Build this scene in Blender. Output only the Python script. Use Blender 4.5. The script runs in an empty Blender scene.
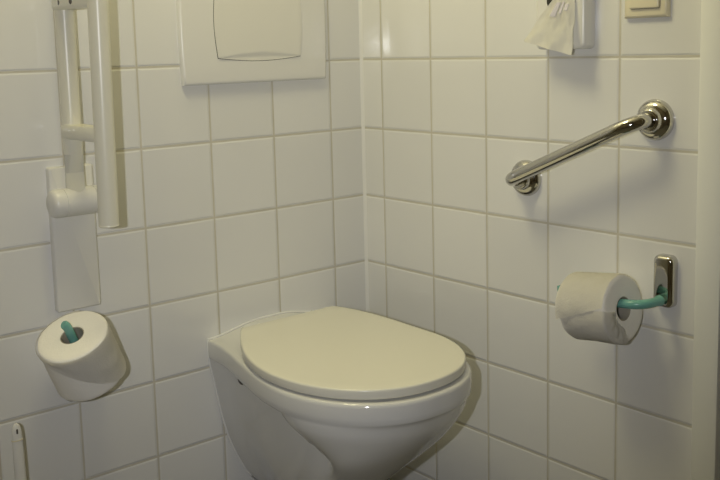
import bpy, bmesh, math, random
from mathutils import Vector, Matrix, noise
random.seed(4)
C = bpy.context.scene.collection
Z0 = 0.96                      # height of the grout row taken as reference
PI = math.pi

# ------------------------------------------------------------------ materials
def mat(name, col, rough=.4, metal=0., spec=.5, coat=0., noise_amt=0., noise_scale=40., bump=0., bump_scale=200., sss=0.):
    m = bpy.data.materials.new(name); m.use_nodes = True
    nt = m.node_tree; b = nt.nodes['Principled BSDF']
    b.inputs['Base Color'].default_value = (*col, 1)
    b.inputs['Roughness'].default_value = rough
    b.inputs['Metallic'].default_value = metal
    b.inputs['Specular IOR Level'].default_value = spec
    b.inputs['Coat Weight'].default_value = coat
    b.inputs['Coat Roughness'].default_value = .06
    tc = nt.nodes.new('ShaderNodeTexCoord')
    if noise_amt:
        n = nt.nodes.new('ShaderNodeTexNoise'); n.inputs['Scale'].default_value = noise_scale
        n.inputs['Detail'].default_value = 4
        mx = nt.nodes.new('ShaderNodeMix'); mx.data_type = 'RGBA'
        mx.inputs[6].default_value = (*[c*(1-noise_amt) for c in col], 1)
        mx.inputs[7].default_value = (*[min(1, c*(1+noise_amt)) for c in col], 1)
        nt.links.new(tc.outputs['Object'], n.inputs['Vector'])
        nt.links.new(n.outputs['Fac'], mx.inputs[0])
        nt.links.new(mx.outputs[2], b.inputs['Base Color'])
    if bump:
        n2 = nt.nodes.new('ShaderNodeTexNoise'); n2.inputs['Scale'].default_value = bump_scale
        n2.inputs['Detail'].default_value = 3
        bp = nt.nodes.new('ShaderNodeBump'); bp.inputs['Strength'].default_value = bump
        bp.inputs['Distance'].default_value = .002
        nt.links.new(tc.outputs['Object'], n2.inputs['Vector'])
        nt.links.new(n2.outputs['Fac'], bp.inputs['Height'])
        nt.links.new(bp.outputs['Normal'], b.inputs['Normal'])
    return m

def tile_mat(name, axis, off, col, grout, T=.15, zoff=Z0, g=.0042, rough=.10):
    """square glazed tiles with recessed grout; axis 0 = runs along x, 1 = along y (object space)"""
    m = bpy.data.materials.new(name); m.use_nodes = True
    nt = m.node_tree; L = nt.links.new; N = nt.nodes.new
    b = nt.nodes['Principled BSDF']
    tc = N('ShaderNodeTexCoord'); sep = N('ShaderNodeSeparateXYZ'); L(tc.outputs['Object'], sep.inputs[0])
    def M(op, a, bb=None, clamp=False):
        n = N('ShaderNodeMath'); n.operation = op; n.use_clamp = clamp
        for i, v in enumerate((a, bb)):
            if v is None: continue
            if isinstance(v, (int, float)): n.inputs[i].default_value = v
            else: L(v, n.inputs[i])
        return n.outputs[0]
    # slight irregularity of the joints
    nz = N('ShaderNodeTexNoise'); nz.inputs['Scale'].default_value = 30; L(tc.outputs['Object'], nz.inputs['Vector'])
    wob = M('MULTIPLY', M('SUBTRACT', nz.outputs['Fac'], .5), .0012)
    ds = []; cells = []
    for src, o in ((sep.outputs[axis], off), (sep.outputs[2] if axis < 2 else sep.outputs[1], zoff)):
        u = M('DIVIDE', M('SUBTRACT', src, o), T)
        fl = M('FLOOR', u); cells.append(fl)
        f = M('SUBTRACT', u, fl)
        d = M('SUBTRACT', .5, M('ABSOLUTE', M('SUBTRACT', f, .5)))
        ds.append(M('ADD', M('MULTIPLY', d, T), wob))
    d = M('MINIMUM', ds[0], ds[1])
    mr = N('ShaderNodeMapRange'); mr.interpolation_type = 'SMOOTHSTEP'
    mr.inputs[1].default_value = g*.30; mr.inputs[2].default_value = g*.62
    L(d, mr.inputs[0]); fac = mr.outputs[0]
    # tone of every tile
    comb = N('ShaderNodeCombineXYZ'); L(cells[0], comb.inputs[0]); L(cells[1], comb.inputs[1]); comb.inputs[2].default_value = axis+3
    wn = N('ShaderNodeTexWhiteNoise'); wn.noise_dimensions = '3D'; L(comb.outputs[0], wn.inputs['Vector'])
    hv = N('ShaderNodeMix'); hv.data_type = 'RGBA'
    hv.inputs[6].default_value = (*[c*.975 for c in col], 1); hv.inputs[7].default_value = (*[min(1, c*1.02) for c in col], 1)
    L(wn.outputs['Value'], hv.inputs[0])
    gn = N('ShaderNodeTexNoise'); gn.inputs['Scale'].default_value = 9; gn.inputs['Detail'].default_value = 5; L(tc.outputs['Object'], gn.inputs['Vector'])
    gm = N('ShaderNodeMix'); gm.data_type = 'RGBA'
    gm.inputs[6].default_value = (*[c*.8 for c in grout], 1); gm.inputs[7].default_value = (*[c*1.2 for c in grout], 1)
    L(gn.outputs['Fac'], gm.inputs[0])
    mx = N('ShaderNodeMix'); mx.data_type = 'RGBA'
    L(fac, mx.inputs[0]); L(gm.outputs[2], mx.inputs[6]); L(hv.outputs[2], mx.inputs[7]); L(mx.outputs[2], b.inputs['Base Color'])
    rg = N('ShaderNodeMapRange'); rg.inputs[3].default_value = .8; rg.inputs[4].default_value = rough; L(fac, rg.inputs[0]); L(rg.outputs[0], b.inputs['Roughness'])
    # pillowed tile edge and a faint wavy glaze
    pe = N('ShaderNodeMapRange'); pe.interpolation_type = 'SMOOTHERSTEP'; pe.inputs[1].default_value = g*.3; pe.inputs[2].default_value = g*.3+.0045; L(d, pe.inputs[0])
    wv = N('ShaderNodeTexNoise'); wv.inputs['Scale'].default_value = 22; wv.inputs['Detail'].default_value = 1; L(tc.outputs['Object'], wv.inputs['Vector'])
    h = M('ADD', pe.outputs[0], M('MULTIPLY', wv.outputs['Fac'], .22))
    bp = N('ShaderNodeBump'); bp.inputs['Strength'].default_value = .8; bp.inputs['Distance'].default_value = .0012
    L(h, bp.inputs['Height']); L(bp.outputs['Normal'], b.inputs['Normal'])
    b.inputs['Specular IOR Level'].default_value = .5
    return m

TILE = (.80, .80, .79); GROUT = (.60, .57, .49)
M_tl = tile_mat('glazed_tile_back', 0, -.0906, TILE, GROUT)
M_tr = tile_mat('glazed_tile_side', 1, -.0655, TILE, GROUT)
M_fl = tile_mat('floor_tile', 2, 0, (.33, .31, .28), (.2, .19, .17), T=.2, zoff=0, rough=.4)
M_paint = mat('wall_paint', (.17, .14, .10), .8, bump=.2)  # unseen left and front walls, made dark so the chrome mirrors a dark room
M_ceil = mat('ceiling_paint', (.82, .80, .76), .9, bump=.2)
M_ceramic = mat('vitreous_china', (.72, .72, .705), .09, spec=.5, coat=.3)
M_lid = mat('cream_plastic', (.80, .785, .69), .2, spec=.4, bump=.03, bump_scale=14)
M_plate = mat('white_plastic', (.80, .795, .77), .22, bump=.03, bump_scale=20)
M_button = mat('white_plastic_key', (.80, .79, .74), .28)
M_gap = mat('dark_gap', (.03, .03, .028), .8)
M_rail = mat('nylon_cream', (.80, .78, .66), .30, noise_amt=.02)
M_railw = mat('nylon_white', (.80, .79, .74), .28)
M_chrome = mat('chrome', (.58, .57, .55), .07, metal=1., bump=.03, bump_scale=30)
M_teal = mat('teal_nylon', (.18, .44, .39), .25, noise_amt=.06)
M_paper = mat('tissue_paper', (.95, .93, .87), .95, spec=.1, noise_amt=.02, noise_scale=60, bump=.35, bump_scale=320)
M_card = mat('cardboard_core', (.42, .38, .31), .9, noise_amt=.08)
M_switch = mat('ivory_plastic', (.80, .74, .56), .25)
M_frame = mat('frame_paint', (.91, .92, .89), .35, bump=.05)
M_door = mat('door_dark', (.20, .17, .12), .5, noise_amt=.1)
M_bag = mat('bag_film', (.94, .93, .89), .6, spec=.2, bump=.3, bump_scale=60)
M_print = mat('bag_print', (.66, .63, .72), .7, noise_amt=.1)
M_silicone = mat('silicone', (.86, .86, .84), .3)
M_rubber = mat('grey_rubber', (.10, .09, .08), .6)

# ------------------------------------------------------------------ mesh helpers
def link(name, bm, m, parent=None, smooth=True, loc=None, angle=40):
    bmesh.ops.recalc_face_normals(bm, faces=bm.faces)
    me = bpy.data.meshes.new(name); bm.to_mesh(me); bm.free()
    me.materials.append(m)
    if smooth:
        for p in me.polygons: p.use_smooth = True
        me.set_sharp_from_angle(angle=math.radians(angle))
    o = bpy.data.objects.new(name, me); C.objects.link(o)
    if parent: o.parent = parent
    if loc: o.location = loc
    return o

def thing(name, label, cat, loc=(0, 0, 0), group=None):
    o = bpy.data.objects.new(name, None); C.objects.link(o); o.location = loc
    o.empty_display_size = .05
    o['label'] = label; o['category'] = cat
    if group: o['group'] = group
    return o

def part(name, bm, m, root, **k):
    """mesh in world coordinates, parented to a thing (or to a part of one)"""
    base = root
    off = Vector((0, 0, 0))
    while base: off += base.location; base = base.parent
    bmesh.ops.translate(bm, verts=bm.verts, vec=-off)
    return link(name, bm, m, root, **k)

def box(bm, lo, hi, bev=0., seg=3):
    r = bmesh.ops.create_cube(bm, size=1)
    vs = r['verts']
    for v in vs:
        v.co = Vector([lo[i]+(v.co[i]+.5)*(hi[i]-lo[i]) for i in range(3)])
    if bev:
        es = list({e for v in vs for e in v.link_edges})
        bmesh.ops.bevel(bm, geom=es, offset=bev, segments=seg, profile=.5, affect='EDGES')
    return bm

def frame_of(d):
    d = Vector(d).normalized()
    a = Vector((0, 0, 1)) if abs(d.z) < .9 else Vector((0, 1, 0))
    x = d.cross(a).normalized(); y = x.cross(d).normalized()
    return x, y, d

def tube(bm, pts, r, seg=24, cap=True, radii=None, round_end=0.):
    pts = [Vector(p) for p in pts]; n = len(pts); rings = []
    px = None
    for i, p in enumerate(pts):
        t = (pts[min(i+1, n-1)]-pts[max(i-1, 0)]).normalized()
        if px is None: x, y, _ = frame_of(t)
        else:
            x = (px - t*px.dot(t)).normalized(); y = t.cross(x)
        px = x
        rr = radii[i] if radii else r
        rings.append([bm.verts.new(p+(x*math.cos(a)+y*math.sin(a))*rr) for a in [2*PI*k/seg for k in range(seg)]])
    for a, b in zip(rings, rings[1:]):
        for k in range(seg): bm.faces.new((a[k], a[(k+1) % seg], b[(k+1) % seg], b[k]))
    if cap:
        bm.faces.new(rings[0][::-1]); bm.faces.new(rings[-1])
    return rings

def lathe(bm, prof, origin, axis, seg=48, sx=1., close=False, xdir=None):
    """prof: (radius, height along axis)"""
    x, y, d = frame_of(axis)
    if xdir is not None:
        x = Vector(xdir).normalized(); y = d.cross(x)
    o = Vector(origin); rings = []
    for r, h in prof:
        if r < 1e-6: rings.append([bm.verts.new(o+d*h)])
        else: rings.append([bm.verts.new(o+d*h+(x*math.cos(a)*sx+y*math.sin(a))*r) for a in [2*PI*k/seg for k in range(seg)]])
    def join(a, b):
        for k in range(seg):
            k2 = (k+1) % seg
            if len(a) == 1 and len(b) > 1: bm.faces.new((a[0], b[k2], b[k]))
            elif len(b) == 1 and len(a) > 1: bm.faces.new((a[k], a[k2], b[0]))
            elif len(a) > 1: bm.faces.new((a[k], a[k2], b[k2], b[k]))
    for a, b in zip(rings, rings[1:]): join(a, b)
    if close: join(rings[-1], rings[0])
    return rings

def arc(p0, p1, p2, n=10):
    """quadratic bend p0-p2 with control p1"""
    p0, p1, p2 = map(Vector, (p0, p1, p2))
    return [p0*(1-t)**2+p1*2*t*(1-t)+p2*t*t for t in [i/n for i in range(n+1)]]

def loft(bm, loops, cap0=True, cap1=True):
    rings = [[bm.verts.new(p) for p in lp] for lp in loops]
    n = len(rings[0])
    for a, b in zip(rings, rings[1:]):
        for k in range(n): bm.faces.new((a[k], a[(k+1) % n], b[(k+1) % n], b[k]))
    if cap0: bm.faces.new(rings[0][::-1])
    if cap1: bm.faces.new(rings[-1])
    return rings

def inset_poly(pts, d):
    """move a closed 2-D outline (counter-clockwise) inwards by d"""
    n = len(pts); out = []
    for i in range(n):
        a, b, c = Vector(pts[i-1]), Vector(pts[i]), Vector(pts[(i+1) % n])
        t = ((b-a).normalized()+(c-b).normalized())
        if t.length < 1e-9: t = c-a
        t.normalize()
        c_ = max(.4, (b-a).normalized().dot(t))
        out.append(b+Vector((-t.y, t.x))*d/c_)
    return out

def rrect(w, h, r, n=6):
    pts = []
    for cx, cy, a0 in ((w/2-r, h/2-r, 0), (-w/2+r, h/2-r, PI/2), (-w/2+r, -h/2+r, PI), (w/2-r, -h/2+r, 1.5*PI)):
        for k in range(n+1):
            a = a0+PI/2*k/n; pts.append((cx+r*math.cos(a), cy+r*math.sin(a)))
    return pts

def slab(bm, pts, o, ux, uy, un, depth, bev=.004, seg=4, back=0.):
    """outline pts in (ux, uy) extruded along un with a rounded front edge"""
    o, ux, uy, un = map(Vector, (o, ux, uy, un))
    lv = [(0., back), (0., depth-bev)]
    for k in range(1, seg+1):
        a = PI/2*k/seg; lv.append((bev*(1-math.cos(a)), depth-bev+bev*math.sin(a)))
    loops = []
    for ins, h in lv:
        q = inset_poly(pts, ins) if ins else [Vector(p) for p in pts]
        loops.append([o+ux*p.x+uy*p.y+un*h for p in q])
    loft(bm, loops)

def sst(x):
    x = max(0., min(1., x)); return x*x*(3-2*x)

# ------------------------------------------------------------------ the setting
def struct(name, bm, m, **k):
    o = link(name, bm, m, **k); o['kind'] = 'structure'; return o
XW, YW, HC = -2.0, -2.45, 2.5
bm = bmesh.new(); box(bm, (XW-.1, 0, 0), (0.1, .1, HC)); struct('wall_back', bm, M_tl, smooth=False)
DY0, DY1 = -.862, -1.74          # door opening in the right wall
bm = bmesh.new()
box(bm, (0, DY0, 0), (.1, 0, HC)); box(bm, (0, DY1, 2.08), (.1, DY0, HC)); box(bm, (0, YW, 0), (.1, DY1, HC))
struct('wall_right', bm, M_tr, smooth=False)
bm = bmesh.new(); box(bm, (XW-.1, YW, 0), (XW, 0, HC)); struct('wall_left', bm, M_paint, smooth=False)
bm = bmesh.new(); box(bm, (XW-.1, YW-.1, 0), (.1, YW, HC)); struct('wall_front', bm, M_paint, smooth=False)
bm = bmesh.new(); box(bm, (XW-.1, YW-.1, -.1), (.1, .1, 0)); struct('floor', bm, M_fl, smooth=False)
bm = bmesh.new(); box(bm, (XW-.1, YW-.1, HC), (.1, .1, HC+.1)); struct('ceiling', bm, M_ceil, smooth=False)
# silicone joint in the corner and along the door frame
bm = bmesh.new(); 
for z0, z1 in ((0, HC),):
    a = [(0, 0), (-.0055, 0), (-.0022, -.0022), (0, -.0055)]
    loft(bm, [[Vector((p[0], p[1], z)) for p in a] for z in (z0, z1)])
struct('trim_1', bm, M_silicone, smooth=False)
# door frame and leaf
bm = bmesh.new()
def jamb(y0, y1, z0, z1): box(bm, (-.014, min(y0, y1), z0), (.1, max(y0, y1), z1), .003, 2)
jamb(-.8195, -.8615, 0, 2.12); jamb(DY1, DY1-.04, 0, 2.12); jamb(-.8615, DY1, 2.08, 2.12)
struct('trim_2', bm, M_frame)
bm = bmesh.new(); box(bm, (.045, DY1, .005), (.085, DY0, 2.075), .002, 2); struct('door_1', bm, M_door)
# grey sealing strip between the tiles and the frame
bm = bmesh.new(); box(bm, (-.003, -.8195, 0), (0, -.8125, 2.12), .0012, 2); struct('trim_3', bm, M_frame)

# ------------------------------------------------------------------ toilet
toilet = thing('toilet', 'white wall-hung toilet with closed cream lid in the tiled corner', 'toilet', (-.27, 0, .42))
def xc(v):
    a = .34; q = v/a
    return -.268-.0515*(q*q*(3-2*q) if q < 1 else 1.)
ZR = Z0-.5295
def sup(t, p=2.0):
    return (1-abs(t)**p)**(1/p) if abs(t) < 1 else -3*(abs(t)-1)
def W_rim(v):
    if v < .35: return .153+.028*(.55*v/.35+.45*sst(v/.35))
    return .181*sup((v-.35)/.205, 2.15)
def interp(x, tab):
    for (x0, y0), (x1, y1) in zip(tab, tab[1:]):
        if x <= x1:
            f = max(0, (x-x0)/(x1-x0)); return y0+(y1-y0)*f
    return tab[-1][1]
PW = [(0, .153), (.05, .1505), (.082, .1445), (.126, .137), (.182, .1255), (.228, .1125), (.265, .0975), (.309, .075), (.34, .052), (.36, .03)]
BW = [(.038, .177), (.06, .171), (.08, .157), (.12, .126), (.16, .098), (.2, .082), (.25, .080), (.3, .064), (.36, .04)]
BF = [(.038, .549), (.07, .536), (.1, .513), (.15, .462), (.2, .408), (.25, .356), (.3, .310), (.36, .25)]
BC = [(.038, .365), (.08, .395), (.12, .43), (.16, .40), (.2, .33), (.3, .24), (.36, .2)]
BB = [(.038, .085), (.08, .060), (.12, .050), (.16, .045), (.36, .05)]
PV = [(.038, .46), (.1, .455), (.16, .432), (.2, .400), (.25, .352), (.3, .308), (.36, .25)]
def W_body(v, t):
    b = interp(t, BW); c = interp(t, BC); f = interp(t, BF); bb = interp(t, BB)
    wb = b*sup((v-c)/(f-c), 2.1) if v > c else b*sup((c-v)/bb, 2.2)
    wp = interp(t, PW)-.014*sst(v/.07)*sst((t-.030)/.025)
    pv = interp(t, PV)
    wp *= 1-.19*(max(0, min(v, .40)-.155)/.245) if v > .155 else 1
    if v > pv-.12: wp = wp*sup((v-pv+.12)/.12, 2.3)
    k = .016; h = max(k-abs(wb-wp), 0)
    return max(wb, wp)+h*h/(4*k)
def find_vmax(fn):
    v = .62
    while fn(v) < 0: v -= .0005
    return v
MV = 40
def loop_at(fn, z, dz=lambda v: 0.):
    vm = find_vmax(fn); vs = [vm*math.sin(PI/2*i/MV) for i in range(MV)]
    Lp = [Vector((xc(v)-fn(v), -v, z+dz(v))) for v in vs]
    Rp = [Vector((xc(v)+fn(v), -v, z+dz(v))) for v in vs]
    return Lp+[Vector((xc(vm), -vm, z+dz(vm)))]+Rp[::-1]
deck = lambda f: (lambda v: -.0135*f*max(0, 1-v/.24))
bm = bmesh.new(); loops = []
vtop = lambda ins: (lambda v: W_rim(v)-ins if v < .5 else W_rim(v+ins*.9)-ins*.3)
def ins_rim(ins):
    def f(v):
        s = 1-ins/.181
        vv = .35+(v-.35)/(1-ins/.205) if v > .35 else v
        return W_rim(vv)*s
    return f
for ins, t in ((.0065, 0), (.0028, .0008), (.0008, .0030), (0, .0072), (.0, .026), (.0008, .035), (.003, .0385)):
    loops.append(loop_at(ins_rim(ins), ZR-t, deck(1)))
for t in [.0420, .048, .056, .064, .075]+[.09+.018*i for i in range(15)]+[.35, .36]:
    loops.append(loop_at(lambda v, t=t: W_body(v, t), ZR-t, deck(max(0, 1-t/.12))))
# rounded underside
last = loops[-1]; cx = sum((p.x for p in last))/len(last); cy = sum((p.y for p in last))/len(last)
for s, dz in ((.8, .006), (.5, .010)):
    loops.append([Vector((cx+(p.x-cx)*s, p.y*s if p.y < -1e-6 else 0, p.z-dz)) for p in last])
rings = [[bm.verts.new(p) for p in lp] for lp in loops]
for a, b in zip(rings, rings[1:]):
    for k in range(len(a)-1): bm.faces.new((a[k], a[k+1], b[k+1], b[k]))
bm.faces.new(rings[-1])
# crowned deck between the two sides, higher at the wall
top = rings[0]; n_ = len(top); rows = []
for i in range(MV):
    l, r_ = top[i], top[n_-1-i]; row = [l]; v = -l.co.y
    for k in range(1, 24):
        q = k/24; p = l.co.lerp(r_.co, q); p.z += .018*(1-sst(v/.13))*sst(min(q, 1-q)/.42)
        row.append(bm.verts.new(p))
    rows.append(row+[r_])
for a, b in zip(rows, rows[1:]):
    for k in range(24): bm.faces.new((a[k], a[k+1], b[k+1], b[k]))
for k in range(24): bm.faces.new((rows[-1][k], rows[-1][k+1], top[MV]))
# flat back against the wall
for r0_, r1_ in zip(rings, rings[1:]): bm.faces.new((r0_[0], r1_[0], r1_[-1], r0_[-1]))
bm.faces.new(rows[0])
bmesh.ops.triangulate(bm, faces=[f for f in bm.faces if len(f.verts) > 4])
part('bowl', bm, M_ceramic, toilet, angle=60)

# lid outline
VB, VC, VF = .076, .335, .545
def W_lid(v):
    if v < VC: return .178-.063*((VC-v)/(VC-VB))**2.2
    return .178*sup((v-VC)/(VF-VC), 2.16)
def lid_outline(n=44, grow=0., vb=VB):
    A = []
    for i in range(n):
        v = vb+(VF-vb)*math.sin(PI/2*i/n); A.append((v, W_lid(max(v, VB))))
    Lp = [(xc(v)-w, -v) for v, w in A]; Rp = [(xc(v)+w, -v) for v, w in A]
    # round the two back corners a little
    def rc(P, s):
        a = Vector(P[0]); inn = Vector((a.x+s*.010, a.y+.0)); out = Vector(P[1])
        d = (out-a).normalized()*.010
        return [inn, a+Vector((s*.003, -.0012)), a+d]+[Vector(p) for p in P[1:]]
    return rc(Lp, 1)+[Vector((xc(VF), -VF))]+rc(Rp, -1)[::-1]
def lid_solid(z0, z1, r, ins0=0., dome=0.):
    bm = bmesh.new(); P = lid_outline()
    if ins0: P = inset_poly(P, ins0)
    lv = [(r*.5, z0), (r*.15, z0+r*.3), (0, z0+r*.7)]
    for k in range(0, 6):
        a = PI/2*k/5; lv.append((r*(1-math.cos(a)), z1-r+r*math.sin(a)))
    loops = []
    for i_, z in lv:
        q = inset_poly(P, i_) if i_ else P
        loops.append([Vector((p.x, p.y, z)) for p in q])
    # gently domed top
    cen = Vector((xc(.32), -.32)); top = loops[-1]
    for s in (.9, .75, .5, .25):
        loops.append([Vector((cen.x+(p.x-cen.x)*s, cen.y+(p.y-cen.y)*s, z1+dome*(1-s*s))) for p in top])
    loft(bm, loops); return bm
part('lid', lid_solid(Z0-.5255, Z0-.5085, .0035, dome=.001), M_lid, toilet, angle=70)
part('seat', lid_solid(Z0-.5292, Z0-.5262, .001, ins0=.012), M_lid, toilet, angle=70)
for s in (-1, 1):
    bm = bmesh.new(); hx = xc(.07)+s*.085
    tube(bm, [(hx-.02, -.068, Z0-.519), (hx+.02, -.068, Z0-.519)], .0075, 20)
    box(bm, (hx-.014, -.078, Z0-.5365), (hx+.014, -.058, Z0-.519), .002, 2)
    part('hinge', bm, M_lid, toilet)
# bolt cap in the flank of the bowl
for s in (-1,):
    v, t = .116, .0625
    w = W_body(v, t); p = Vector((xc(v)+s*(w+.0005), -v, ZR-t-.0135*max(0, 1-v/.24)*(1-t/.12)))
    bm = bmesh.new(); lathe(bm, [(0, .0030), (.008, .0030), (.0105, .0016), (.011, -.006)], p, (s, -.14, 0), 24)
    o = part('bolt_cap', bm, M_rubber, toilet); o['label'] = 'dark round bolt cap'
# silicone seam where the china meets the wall
bm = bmesh.new()
seam = [Vector((xc(0)-(W_rim(0)+.0005), -.002, ZR-.010-.0))]
Lw = [Vector((xc(0)-W_body(0, t)-.0008, -.0022, ZR-t-.0135*max(0, 1-t/.12))) for t in [.012+.0174*i for i in range(20)]]
Rw = [Vector((xc(0)+W_body(0, t)+.0008, -.0022, ZR-t-.0135*max(0, 1-t/.12))) for t in [.012+.0174*i for i in range(20)]]
Tw = [Vector((xc(0)-.1510+.302*q, -.0022, ZR-.0135+.018*sst(min(q, 1-q)/.42)+.0015)) for q in [i/24 for i in range(25)]]
tube(bm, Lw[::-1]+Tw+Rw, .0021, 8)
part('sealant_joint', bm, M_silicone, toilet)

# ------------------------------------------------------------------ flush plate
fp = thing('flush_plate', 'white plastic flush plate with one wide button above the toilet', 'flush plate', (-.272, 0, 1.04))
ZB, ZT = Z0-.0375, Z0+.180
def side_curve(x0, bow, z0, z1, n=12):
    return [(x0+bow*math.sin(PI*i/n), z0+(z1-z0)*i/n) for i in range(n+1)]
zm = (ZB+ZT)/2
R_ = [(-.1085+.004*math.sin(PI*i/12), ZB+(ZT-ZB)*i/12) for i in range(13)]
L_ = [(-.4495-.004*math.sin(PI*i/12), ZB+(ZT-ZB)*i/12) for i in range(13)][::-1]
out = [Vector(p) for p in R_+L_]
# button outline (curved sides)
def btn(grow=0.):
    z0, z1 = Z0+.0125-grow, Z0+.150+grow
    r = [(-.1765+.006*math.sin(PI*i/14)+grow, z0+(z1-z0)*i/14) for i in range(15)]
    l = [(-.3735-.006*math.sin(PI*i/14)-grow, z0+(z1-z0)*i/14) for i in range(15)][::-1]
    b = [(-.3735+(.197)*i/12, z0-.007*math.sin(PI*i/12)) for i in range(1, 12)]
    return [Vector(p) for p in r+l+b]
ux, uz, un = Vector((1, 0, 0)), Vector((0, 0, 1)), Vector((0, -1, 0))
bm = bmesh.new(); slab(bm, out, (0, 0, 0), ux, uz, un, .0125, .006, 5)
part('cover', bm, M_plate, fp)
bm = bmesh.new(); slab(bm, btn(.0010), (0, 0, 0), ux, uz, un, .0127, .0002, 1, back=.012)
part('button_gap', bm, M_gap, fp)
# button: grid with a lens-shaped finger scoop at the lower edge
bm = bmesh.new(); bz0, bz1 = Z0+.0125, Z0+.150
NU, NV = 40, 50; grid = []
for j in range(NV+1):
    row = []
    for i in range(NU+1):
        u = i/NU; v = j/NV; v = v**1.5
        top = bz1; bot = bz0-.007*math.sin(PI*u)
        z = bot+(top-bot)*v
        f = (z-bz0)/(bz1-bz0); f = max(0, min(1, f))
        xl = -.3735-.006*math.sin(PI*f); xr = -.1765+.006*math.sin(PI*f)
        x = xl+(xr-xl)*u
        arcz = bz0+.0115*math.sin(PI*u)
        dep = .0152
        if z < arcz:
            q = (arcz-z)/max(1e-6, arcz-bot); dep -= .0024*sst(q*1.5)*math.sin(PI*u)**.6
        e = min(u, 1-u); dep -= .0012*(1-sst(e/.02))
        row.append(bm.verts.new((x, -dep, z)))
    grid.append(row)
for j in range(NV):
    for i in range(NU): bm.faces.new((grid[j][i], grid[j][i+1], grid[j+1][i+1], grid[j+1][i]))
bd = [e for e in bm.edges if e.is_boundary]
r = bmesh.ops.extrude_edge_only(bm, edges=bd)
for v in [g for g in r['geom'] if isinstance(g, bmesh.types.BMVert)]: v.co.y = -.0090
part('button', bm, M_button, fp, angle=35)

# ------------------------------------------------------------------ folding support rail
fr = thing('folding_support_rail', 'cream fold-up support rail with two upright tubes on the left wall', 'grab rail', (-.684, 0, .74))
bm = bmesh.new()
slab(bm, [Vector(p) for p in rrect(.0815, .258, .004)], (-.6840, 0, Z0-.2955), ux, uz, un, .014, .004, 3)
part('wall_plate', bm, M_railw, fr)
RX, RY1, RY2, HZ = -.690, -.042, -.165, Z0-.2255
bm = bmesh.new()
lathe(bm, [(0, -.003), (.018, -.003), (.0225, -.0005), (.0245, .004), (.0245, .018), (.0234, .0184), (.0234, .0196), (.0245, .0200), (.0245, .072), (.0234, .0724), (.0234, .0736), (.0245, .0740), (.0245, .090), (.022, .0925), (0, .0925)],
      (-.734, RY1, HZ), (1, 0, 0), 40)
part('hinge', bm, M_railw, fr)
ztop = 1.40
# rear tube, over the loop at the top, front tube
zb_ = Z0-.250
def fy(z): return RY2-.022*(z-zb_)          # the front tube leans out a little
ym = (RY1+fy(ztop))/2; hr = (RY1-fy(ztop))/2
pts = [Vector((RX, RY1, HZ+.018+(ztop-HZ-.018)*i/10)) for i in range(11)]
pts += [Vector((RX, ym+hr*math.cos(a), ztop+hr*math.sin(a))) for a in [PI*i/16 for i in range(1, 16)]]
pts += [Vector((RX, fy(ztop-(ztop-zb_)*i/10), ztop-(ztop-zb_)*i/10)) for i in range(11)]
bm = bmesh.new(); tube(bm, pts, .0164, 32)
part('handrail', bm, M_rail, fr)
bm = bmesh.new()
lathe(bm, [(0.0162, 0), (.0166, .0008), (.0166, .003), (.0150, .0042), (0, .0045)], (RX, RY2, zb_), (0, 0, -1), 32)
part('end_cap', bm, M_rail, fr)
def crossbar(z, h, w):
    bm = bmesh.new(); wf = .0135
    prof = [(-h/2, .82), (-h/2+.003, .95), (-h/2+.006, 1), (h/2-.004, 1), (h/2, .86)]
    loops = []
    for dz, s in prof:
        lp = []
        for k in range(16):
            a = PI*k/15; lp.append(Vector((RX+w*s*math.cos(a), RY1+w*s*math.sin(a), z+dz)))
        for k in range(8):
            a = PI+PI*k/7; lp.append(Vector((RX+wf*s*math.cos(a), fy(z)+wf*.5*s*math.sin(a), z+dz)))
        loops.append(lp)
    loft(bm, loops)
    return part('crossbar', bm, M_rail, fr)
crossbar(Z0-.1035, .024, .0180)
cb = crossbar(Z0+.118, .034, .0192)
for k in range(2):
    bm = bmesh.new(); y = RY1-.020-.045*k
    lathe(bm, [(0, .0006), (.0045, .0006), (.005, 0), (.005, -.004)], (RX-.0178+.0012*k, y, Z0+.113), (-1, 0, 0), 16)
    part('screw', bm, M_rubber, cb)

# ------------------------------------------------------------------ grab bar on the right wall
gb = thing('grab_bar', 'slanted chrome grab bar on the right wall', 'grab bar', (0, -.6, .8))
A = Vector((0, -.736, Z0-.1015)); B = Vector((0, -.467, Z0-.2205)); out_ = Vector((-.060, 0, 0)); dab = (B-A).normalized()
pts = [A+Vector((-.012, 0, 0)), A+Vector((-.022, 0, 0))]+arc(A+Vector((-.030, 0, 0)), A+out_, A+out_+dab*.042, 12)
pts += [A+out_+(B-A)*f for f in [.2, .3, .4, .5, .6, .7, .8]]
pts += arc(B+out_-dab*.034, B+out_, B+Vector((-.026, 0, 0)), 12)+[B+Vector((-.018, 0, 0)), B+Vector((-.012, 0, 0))]
bm = bmesh.new(); tube(bm, pts, .0122, 32); part('bar', bm, M_chrome, gb)
for P in (A, B):
    bm = bmesh.new()
    lathe(bm, [(.0335, 0), (.0338, .003), (.0328, .0075), (.0300, .0120), (.0262, .0150), (.0225, .0166), (.0205, .0170), (.0200, .0182), (.0192, .0225), (.0178, .0245), (.0155, .0252), (.0122, .0252)], P, (-1, 0, 0), 56)
    part('rosette', bm, M_chrome, gb)

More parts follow.
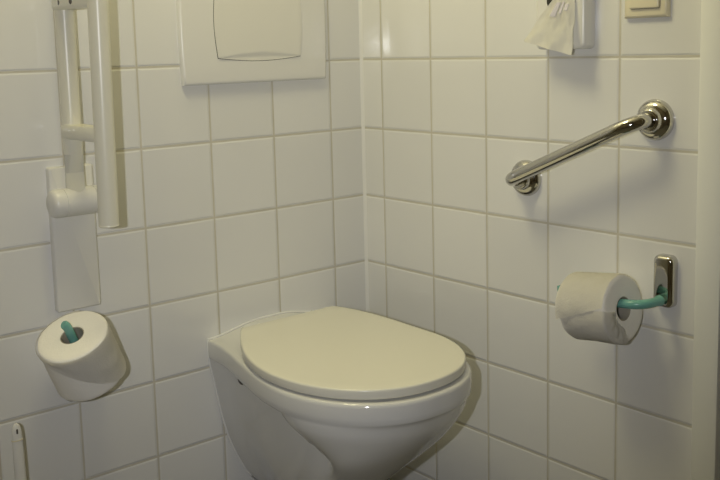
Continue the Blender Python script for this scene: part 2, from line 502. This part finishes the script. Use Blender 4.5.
# ------------------------------------------------------------------ paper holders and rolls
def holder(root, P, n, a, d, arm, mats=(M_chrome, M_teal), plate_c=.030, bend=.035, tip=.012, up=None, wall_a=None):
    """P root of the arm on the wall, n wall normal, a arm direction, d arm distance from the wall"""
    P, n, a = Vector(P), Vector(n).normalized(), Vector(a).normalized()
    up_given = up is not None
    up = Vector(up) if up_given else n.cross(a).normalized()
    wa = Vector(wall_a).normalized() if wall_a else a
    if wall_a and not up_given: up = n.cross(wa).normalized()
    c = P+up*plate_c
    bm = bmesh.new(); slab(bm, [Vector(p) for p in rrect(.037, .087, .011, 8)], c, wa, up, n, .017, .008, 6)
    pl = part('wall_plate', bm, mats[0], root)
    pts = [P+n*.010, P+n*.022]+arc(P+n*.032, P+n*d, P+n*d+a*bend, 12)
    L_ = arm
    for f in (.25, .5, .75, .92): pts.append(P+n*d+a*(bend+(L_-bend)*f))
    e = P+n*d+a*L_
    pts += arc(e, e+a*.008, e+a*.013+up*tip, 5)
    rad = [.0098, .0092]+[.0076]*(len(pts)-2); rad[-1] = .0060
    bm = bmesh.new(); tube(bm, pts, .0098, 24, radii=rad)
    o = part('arm', bm, mats[1], root); o['label'] = 'teal plastic arm'
    return o
def roll(root, F, ax, L_, R, r0, xd, seed, flap):
    """F centre of the visible face, ax into the roll; xd reference direction for angle 0"""
    ax = Vector(ax).normalized(); F = Vector(F)
    x = Vector(xd); x = (x-ax*x.dot(ax)).normalized(); y = ax.cross(x)
    NS, NA = 14, 72
    def pt(r, th, s):
        return F+ax*s+(x*math.cos(th)+y*math.sin(th))*r
    def dent(th, s):
        return noise.noise(Vector((math.cos(th)*2.2+seed, math.sin(th)*2.2, s*18)))*.0011
    prof = [(r0, .0005), (r0+.006, .0), (R*.62, .0004), (R*.86, 0), (R-.003, .0004), (R-.0008, .0018)]
    prof += [(R, .004+(L_-.008)*i/NS) for i in range(NS+1)]
    prof += [(R-.0008, L_-.0018), (R-.003, L_-.0004), (R*.6, L_), (r0, L_)]
    bm = bmesh.new(); rings = []
    for r, s in prof:
        ring = []
        for k in range(NA):
            th = 2*PI*k/NA; rr = r+(dent(th, s) if r > R*.8 else 0)
            ss = s+(noise.noise(Vector((r*260, math.cos(th)*.4, seed)))*.0004 if r < R-.001 else 0)
            ring.append(bm.verts.new(pt(rr, th, ss)))
        rings.append(ring)
    for q, w in zip(rings, rings[1:]):
        for k in range(NA): bm.faces.new((q[k], q[(k+1) % NA], w[(k+1) % NA], w[k]))
    for k in range(NA): bm.faces.new((rings[-1][k], rings[-1][(k+1) % NA], rings[0][(k+1) % NA], rings[0][k]))
    part('paper', bm, M_paper, root, angle=50)
    bm = bmesh.new()
    lathe(bm, [(r0-.0002, .001), (r0-.0002, L_-.001), (r0-.0016, L_-.001), (r0-.0016, .001)], F, ax, 40, close=True)
    part('core', bm, M_card, root)
    # loose outer sheet
    th0, th1f, fn_s0, fn_s1, fn_r = flap
    NI, NJ = 36, 22; bm = bmesh.new(); g = []
    for i in range(NI+1):
        f = i/NI; s0, s1 = fn_s0(f), fn_s1(f); row = []
        for j in range(NJ+1):
            h = j/NJ; s = s0+(s1-s0)*h; th = th0+(th1f(h)-th0)*f
            wr = noise.noise(Vector((f*7+seed, h*4, .3)))*.0010*min(1, f*3)
            row.append(bm.verts.new(pt(R+.0012+fn_r(f, h)+wr, th, s)))
        g.append(row)
    for i in range(NI):
        for j in range(NJ): bm.faces.new((g[i][j], g[i+1][j], g[i+1][j+1], g[i][j+1]))
    ret = bmesh.ops.solidify(bm, geom=list(bm.faces), thickness=.0005)
    part('loose_sheet', bm, M_paper, root, angle=60)
    return pt

LR = 'toilet roll holders'
# right wall
HP = Vector((0, -.762, Z0-.3935))
hr_ = thing('toilet_roll_holder', 'teal-armed roll holder with chrome plate under the chrome grab bar', 'toilet roll holder', tuple(HP), LR)
holder(hr_, HP, (-1, 0, 0), (0, 1, -.07), .070, .150, up=(0, 0, 1), tip=.017, wall_a=(0, 1, 0))
rr_ = thing('toilet_roll', 'white toilet roll hanging level on the right wall under the chrome grab bar', 'toilet roll', (-.07, -.68, Z0-.405), 'toilet rolls')
RC = Vector((-.070, -.7275, Z0-.4045))
# angle 0 = towards the viewer's side (-x), growing upwards is handled by y = ax x x
ptR = roll(rr_, RC, (0, 1, -.13), .092, .0555, .0200, (-1, 0, 0), 1.7,
     (PI*.60, lambda h: .20-.42*h, lambda f: .0008, lambda f: .0925+.0015*f*f, lambda f, h: .0034*f**3*(.35+.65*h)))
# the free end twisted under the roll, folded over the face and tucked into the hole
bm = bmesh.new(); g = []
for i in range(29):
    f = i/28; row = []; th = .12-1.72*f
    for j in range(25):
        h = j/24; s = .088-.006*math.sin(PI*f)-(.0875-.006*math.sin(PI*f))*h
        wr = .0013*noise.noise(Vector((f*3+h*2.2, h*1.5-f*1.2, 4.)))+.0006*noise.noise(Vector((f*8, h*6, 1.)))
        row.append(bm.verts.new(ptR(.0555+.0014+.002*math.sin(PI*f)*h+wr, th, s)))
    for j in range(1, 19):
        h = j/18; r = .0570*(1-h)+(.0165+.010*f*f)*h
        s = .0005-.0034*math.sin(PI*min(1, h*1.4))*(1-.5*f)+.0016*noise.noise(Vector((f*9+h, h*3.2, 2)))*min(1, 4*h)-.0012
        if h > .8: s += .006*((h-.8)/.2)
        row.append(bm.verts.new(ptR(r, th*(1-.15*h)-.1*h, s)))
    g.append(row)
for i in range(28):
    for j in range(len(g[0])-1): bm.faces.new((g[i][j], g[i+1][j], g[i+1][j+1], g[i][j+1]))
bmesh.ops.solidify(bm, geom=list(bm.faces), thickness=.0005)
part('tucked_corner', bm, M_paper, rr_, angle=70)

# back wall: the holder swung up, the roll leaning on it
ax = Vector((.395, .27, -.875)).normalized()
FL = Vector((-.7345, -.091, Z0-.4447))
rl_ = thing('toilet_roll', 'white toilet roll tilted up on the left, below the cream rail plate', 'toilet roll', tuple(FL+ax*.05), 'toilet rolls')
seam = lambda f: .070
ptL = roll(rl_, FL, ax, .101, .0605, .0205, (-.6, -.7, -.1), 5.1,
     (PI*1.0, lambda h: -PI*.62, lambda f: .0008, lambda f: .006+.094*sst((f-.42)/.50), lambda f, h: .0008+.0012*h*h))
arm_dir = Vector((-.395, -.18, .875)).normalized()
CL = FL+ax*.05
HPL = CL-arm_dir*.080; dL = -HPL.y; HPL.y = 0
hl_ = thing('toilet_roll_holder', 'teal-armed roll holder swung upright under the cream rail plate', 'toilet roll holder', tuple(HPL), LR)
holder(hl_, HPL, (0, -1, 0), arm_dir, dL, .142, plate_c=.0, bend=.022, tip=.004, wall_a=(arm_dir.x, 0, arm_dir.z))

# ------------------------------------------------------------------ light switch
sw = thing('light_switch', 'ivory light switch at the top of the right wall beside the door frame', 'light switch', (0, -.716, Z0+.103))
bm = bmesh.new(); slab(bm, [Vector(p) for p in ((.0402, .0402), (-.0402, .0402), (-.0402, -.0402), (.0402, -.0402))], (0, -.7185, Z0+.1025), Vector((0, -1, 0)), uz, Vector((-1, 0, 0)), .0105, .006, 4)
part('switch_frame', bm, M_switch, sw)
bm = bmesh.new(); slab(bm, [Vector(p) for p in rrect(.0562, .0562, .004, 4)], (0, -.7185, Z0+.1045), Vector((0, -1, 0)), uz, Vector((-1, 0, 0)), .0108, .0002, 1, back=.009)
part('switch_gap', bm, M_gap, sw)
bm = bmesh.new()
lp = [Vector(p) for p in rrect(.0550, .0550, .003, 4)]
slab(bm, lp, (0, -.7185, Z0+.1045), Vector((0, -1, 0)), uz, Vector((-1, 0, 0)), .0155, .0025, 4, back=.009)
part('rocker', bm, M_switch, sw)

# ------------------------------------------------------------------ sanitary bag dispenser
bd_ = thing('bag_dispenser', 'white wall dispenser with a paper bag hanging out above the grab bar', 'dispenser', (0, -.56, Z0+.1))
bm = bmesh.new()
slab(bm, [Vector(p) for p in rrect(.106, .190, .0095, 6)], (0, -.5625, Z0+.1095), Vector((0, -1, 0)), uz, Vector((-1, 0, 0)), .030, .008, 5)
part('case', bm, M_plate, bd_)
bm = bmesh.new(); slab(bm, [Vector(p) for p in rrect(.060, .022, .008, 5)], (0, -.567, Z0+.098), Vector((0, -1, 0)), uz, Vector((-1, 0, 0)), .0312, .0004, 1, back=.028)
part('slot', bm, M_gap, bd_)
bag = bmesh.new()
# a crumpled bag flaring downwards from the slot
NB, NH = 26, 24
def bag_pt(u, h, lift=0.):
    y0 = -.556+(-.503+.556)*h**.9; y1 = -.598-.008*h
    zb = .0305-.026*u
    bulge = .0320+.019*h+.006*h*math.sin(PI*u)+.0055*noise.noise(Vector((u*4.5, h*3, 9)))*min(1, h*2)+.0016*noise.noise(Vector((u*11, h*7, 3)))*min(1, h*2)
    return Vector((-bulge-lift, y0+(y1-y0)*u, Z0+.104+(zb-.104)*h))
g = [[bag.verts.new(bag_pt(i/NB, j/NH)) for i in range(NB+1)] for j in range(NH+1)]
for j in range(NH):
    for i in range(NB): bag.faces.new((g[j][i], g[j][i+1], g[j+1][i+1], g[j+1][i]))
bmesh.ops.solidify(bag, geom=list(bag.faces), thickness=.0012)
bg = thing('paper_bag', 'crumpled white paper bag pulled from the wall dispenser slot', 'bag', (-.035, -.55, Z0+.1))
part('bag_body', bag, M_bag, bg, angle=60)
bm = bmesh.new()
for u0, u1, h0, h1 in ((.30, .46, .12, .40), (.52, .60, .10, .33), (.66, .80, .14, .26)):
    q = [[bm.verts.new(bag_pt(u0+(u1-u0)*i/6, h0+(h1-h0)*j/6, .0012)) for i in range(7)] for j in range(7)]
    for j in range(6):
        for i in range(6): bm.faces.new((q[j][i], q[j][i+1], q[j+1][i+1], q[j+1][i]))
o = part('printed_mark', bm, M_print, bg); o['label'] = 'pale violet print'

# ------------------------------------------------------------------ toilet brush (only its handle reaches into the picture)
tb = thing('toilet_brush', 'white toilet brush handle standing at the lower left by the wall', 'toilet brush', (-.830, -.066, 0))
bx_, by_ = -.8300, -.066
bm = bmesh.new()
lv = []
for z, w, d in ((.13, .0095, .008), (.30, .0094, .006), (.345, .0090, .0048), (.365, .0082, .0045), (.374, .0062, .004), (.3785, .002, .0025)):
    lv.append([Vector((bx_-.009*(z-.25)+w*math.cos(a), by_+d*math.sin(a), z)) for a in [2*PI*k/20 for k in range(20)]])
loft(bm, lv); part('handle', bm, M_plate, tb, angle=70)
bm = bmesh.new()
loft(bm, [[Vector((bx_-.009*(z-.25)+.0097*math.cos(a), by_+.0054*math.sin(a), z)) for a in [2*PI*k/20 for k in range(20)]] for z in (.3485, .3505)])
part('collar', bm, M_switch, tb)
bm = bmesh.new(); slab(bm, [Vector(p) for p in rrect(.0030, .0085, .0013, 4)], (bx_-.0016, by_, .3655), ux, uz, un, .0050, .0002, 1, back=.003)
o = part('hanging_slot', bm, M_rubber, tb); o['label'] = 'dark hanging slot'
bm = bmesh.new(); lathe(bm, [(0, 0), (.052, 0), (.055, .004), (.049, .15), (.044, .152), (.047, .012), (0, .012)], (bx_, by_, 0), (0, 0, 1), 40); part('holder', bm, M_plate, tb)
bm = bmesh.new(); lathe(bm, [(0, .02), (.03, .022), (.038, .05), (.03, .10), (.010, .115), (0, .116)], (bx_, by_, 0), (0, 0, 1), 32); part('brush_head', bm, M_paper, tb)

# ------------------------------------------------------------------ camera
cam = bpy.data.cameras.new('camera'); co = bpy.data.objects.new('camera', cam); C.objects.link(co)
yaw, pitch, rl = .6932, -.1338, -.0254
d = Vector((math.sin(yaw)*math.cos(pitch), math.cos(yaw)*math.cos(pitch), math.sin(pitch)))
r = d.cross(Vector((0, 0, 1))).normalized(); u = r.cross(d)
r2 = r*math.cos(rl)+u*math.sin(rl); u2 = -r*math.sin(rl)+u*math.cos(rl)
CP = Vector((-1.3621, -1.6132, Z0+.0278))
M = Matrix((( r2.x, u2.x, -d.x, CP.x), (r2.y, u2.y, -d.y, CP.y), (r2.z, u2.z, -d.z, CP.z), (0, 0, 0, 1)))
co.matrix_world = M
cam.sensor_width = 36; cam.lens = 955.56/720*36; cam.shift_x = .00435; cam.shift_y = -.0897; cam.clip_start = .02
bpy.context.scene.camera = co

# ------------------------------------------------------------------ light: warm wall lamp out of view and the camera's flash
l = bpy.data.lights.new('wall_lamp', 'POINT'); l.energy = 18.6; l.color = (1, .905, .51); l.shadow_soft_size = .17
o = bpy.data.objects.new('wall_lamp', l); C.objects.link(o); o.location = (-.72, -.36, 1.85)
f = bpy.data.lights.new('camera_flash', 'SPOT'); f.energy = 31.5; f.color = (.95, .96, 1); f.spot_size = math.radians(70); f.spot_blend = 1; f.shadow_soft_size = .012
fo = bpy.data.objects.new('camera_flash', f); C.objects.link(fo)
fo.matrix_world = Matrix.Translation(-r2*.125+u2*.005) @ M

w = bpy.data.worlds.new('world'); bpy.context.scene.world = w; w.use_nodes = True
w.node_tree.nodes['Background'].inputs[0].default_value = (.02, .02, .02, 1)
vs = bpy.context.scene.view_settings
bpy.context.scene.display_settings.display_device = 'sRGB'
vs.view_transform = 'Standard'; vs.look = 'None'; vs.exposure = 0; vs.gamma = 1; vs.use_curve_mapping = False
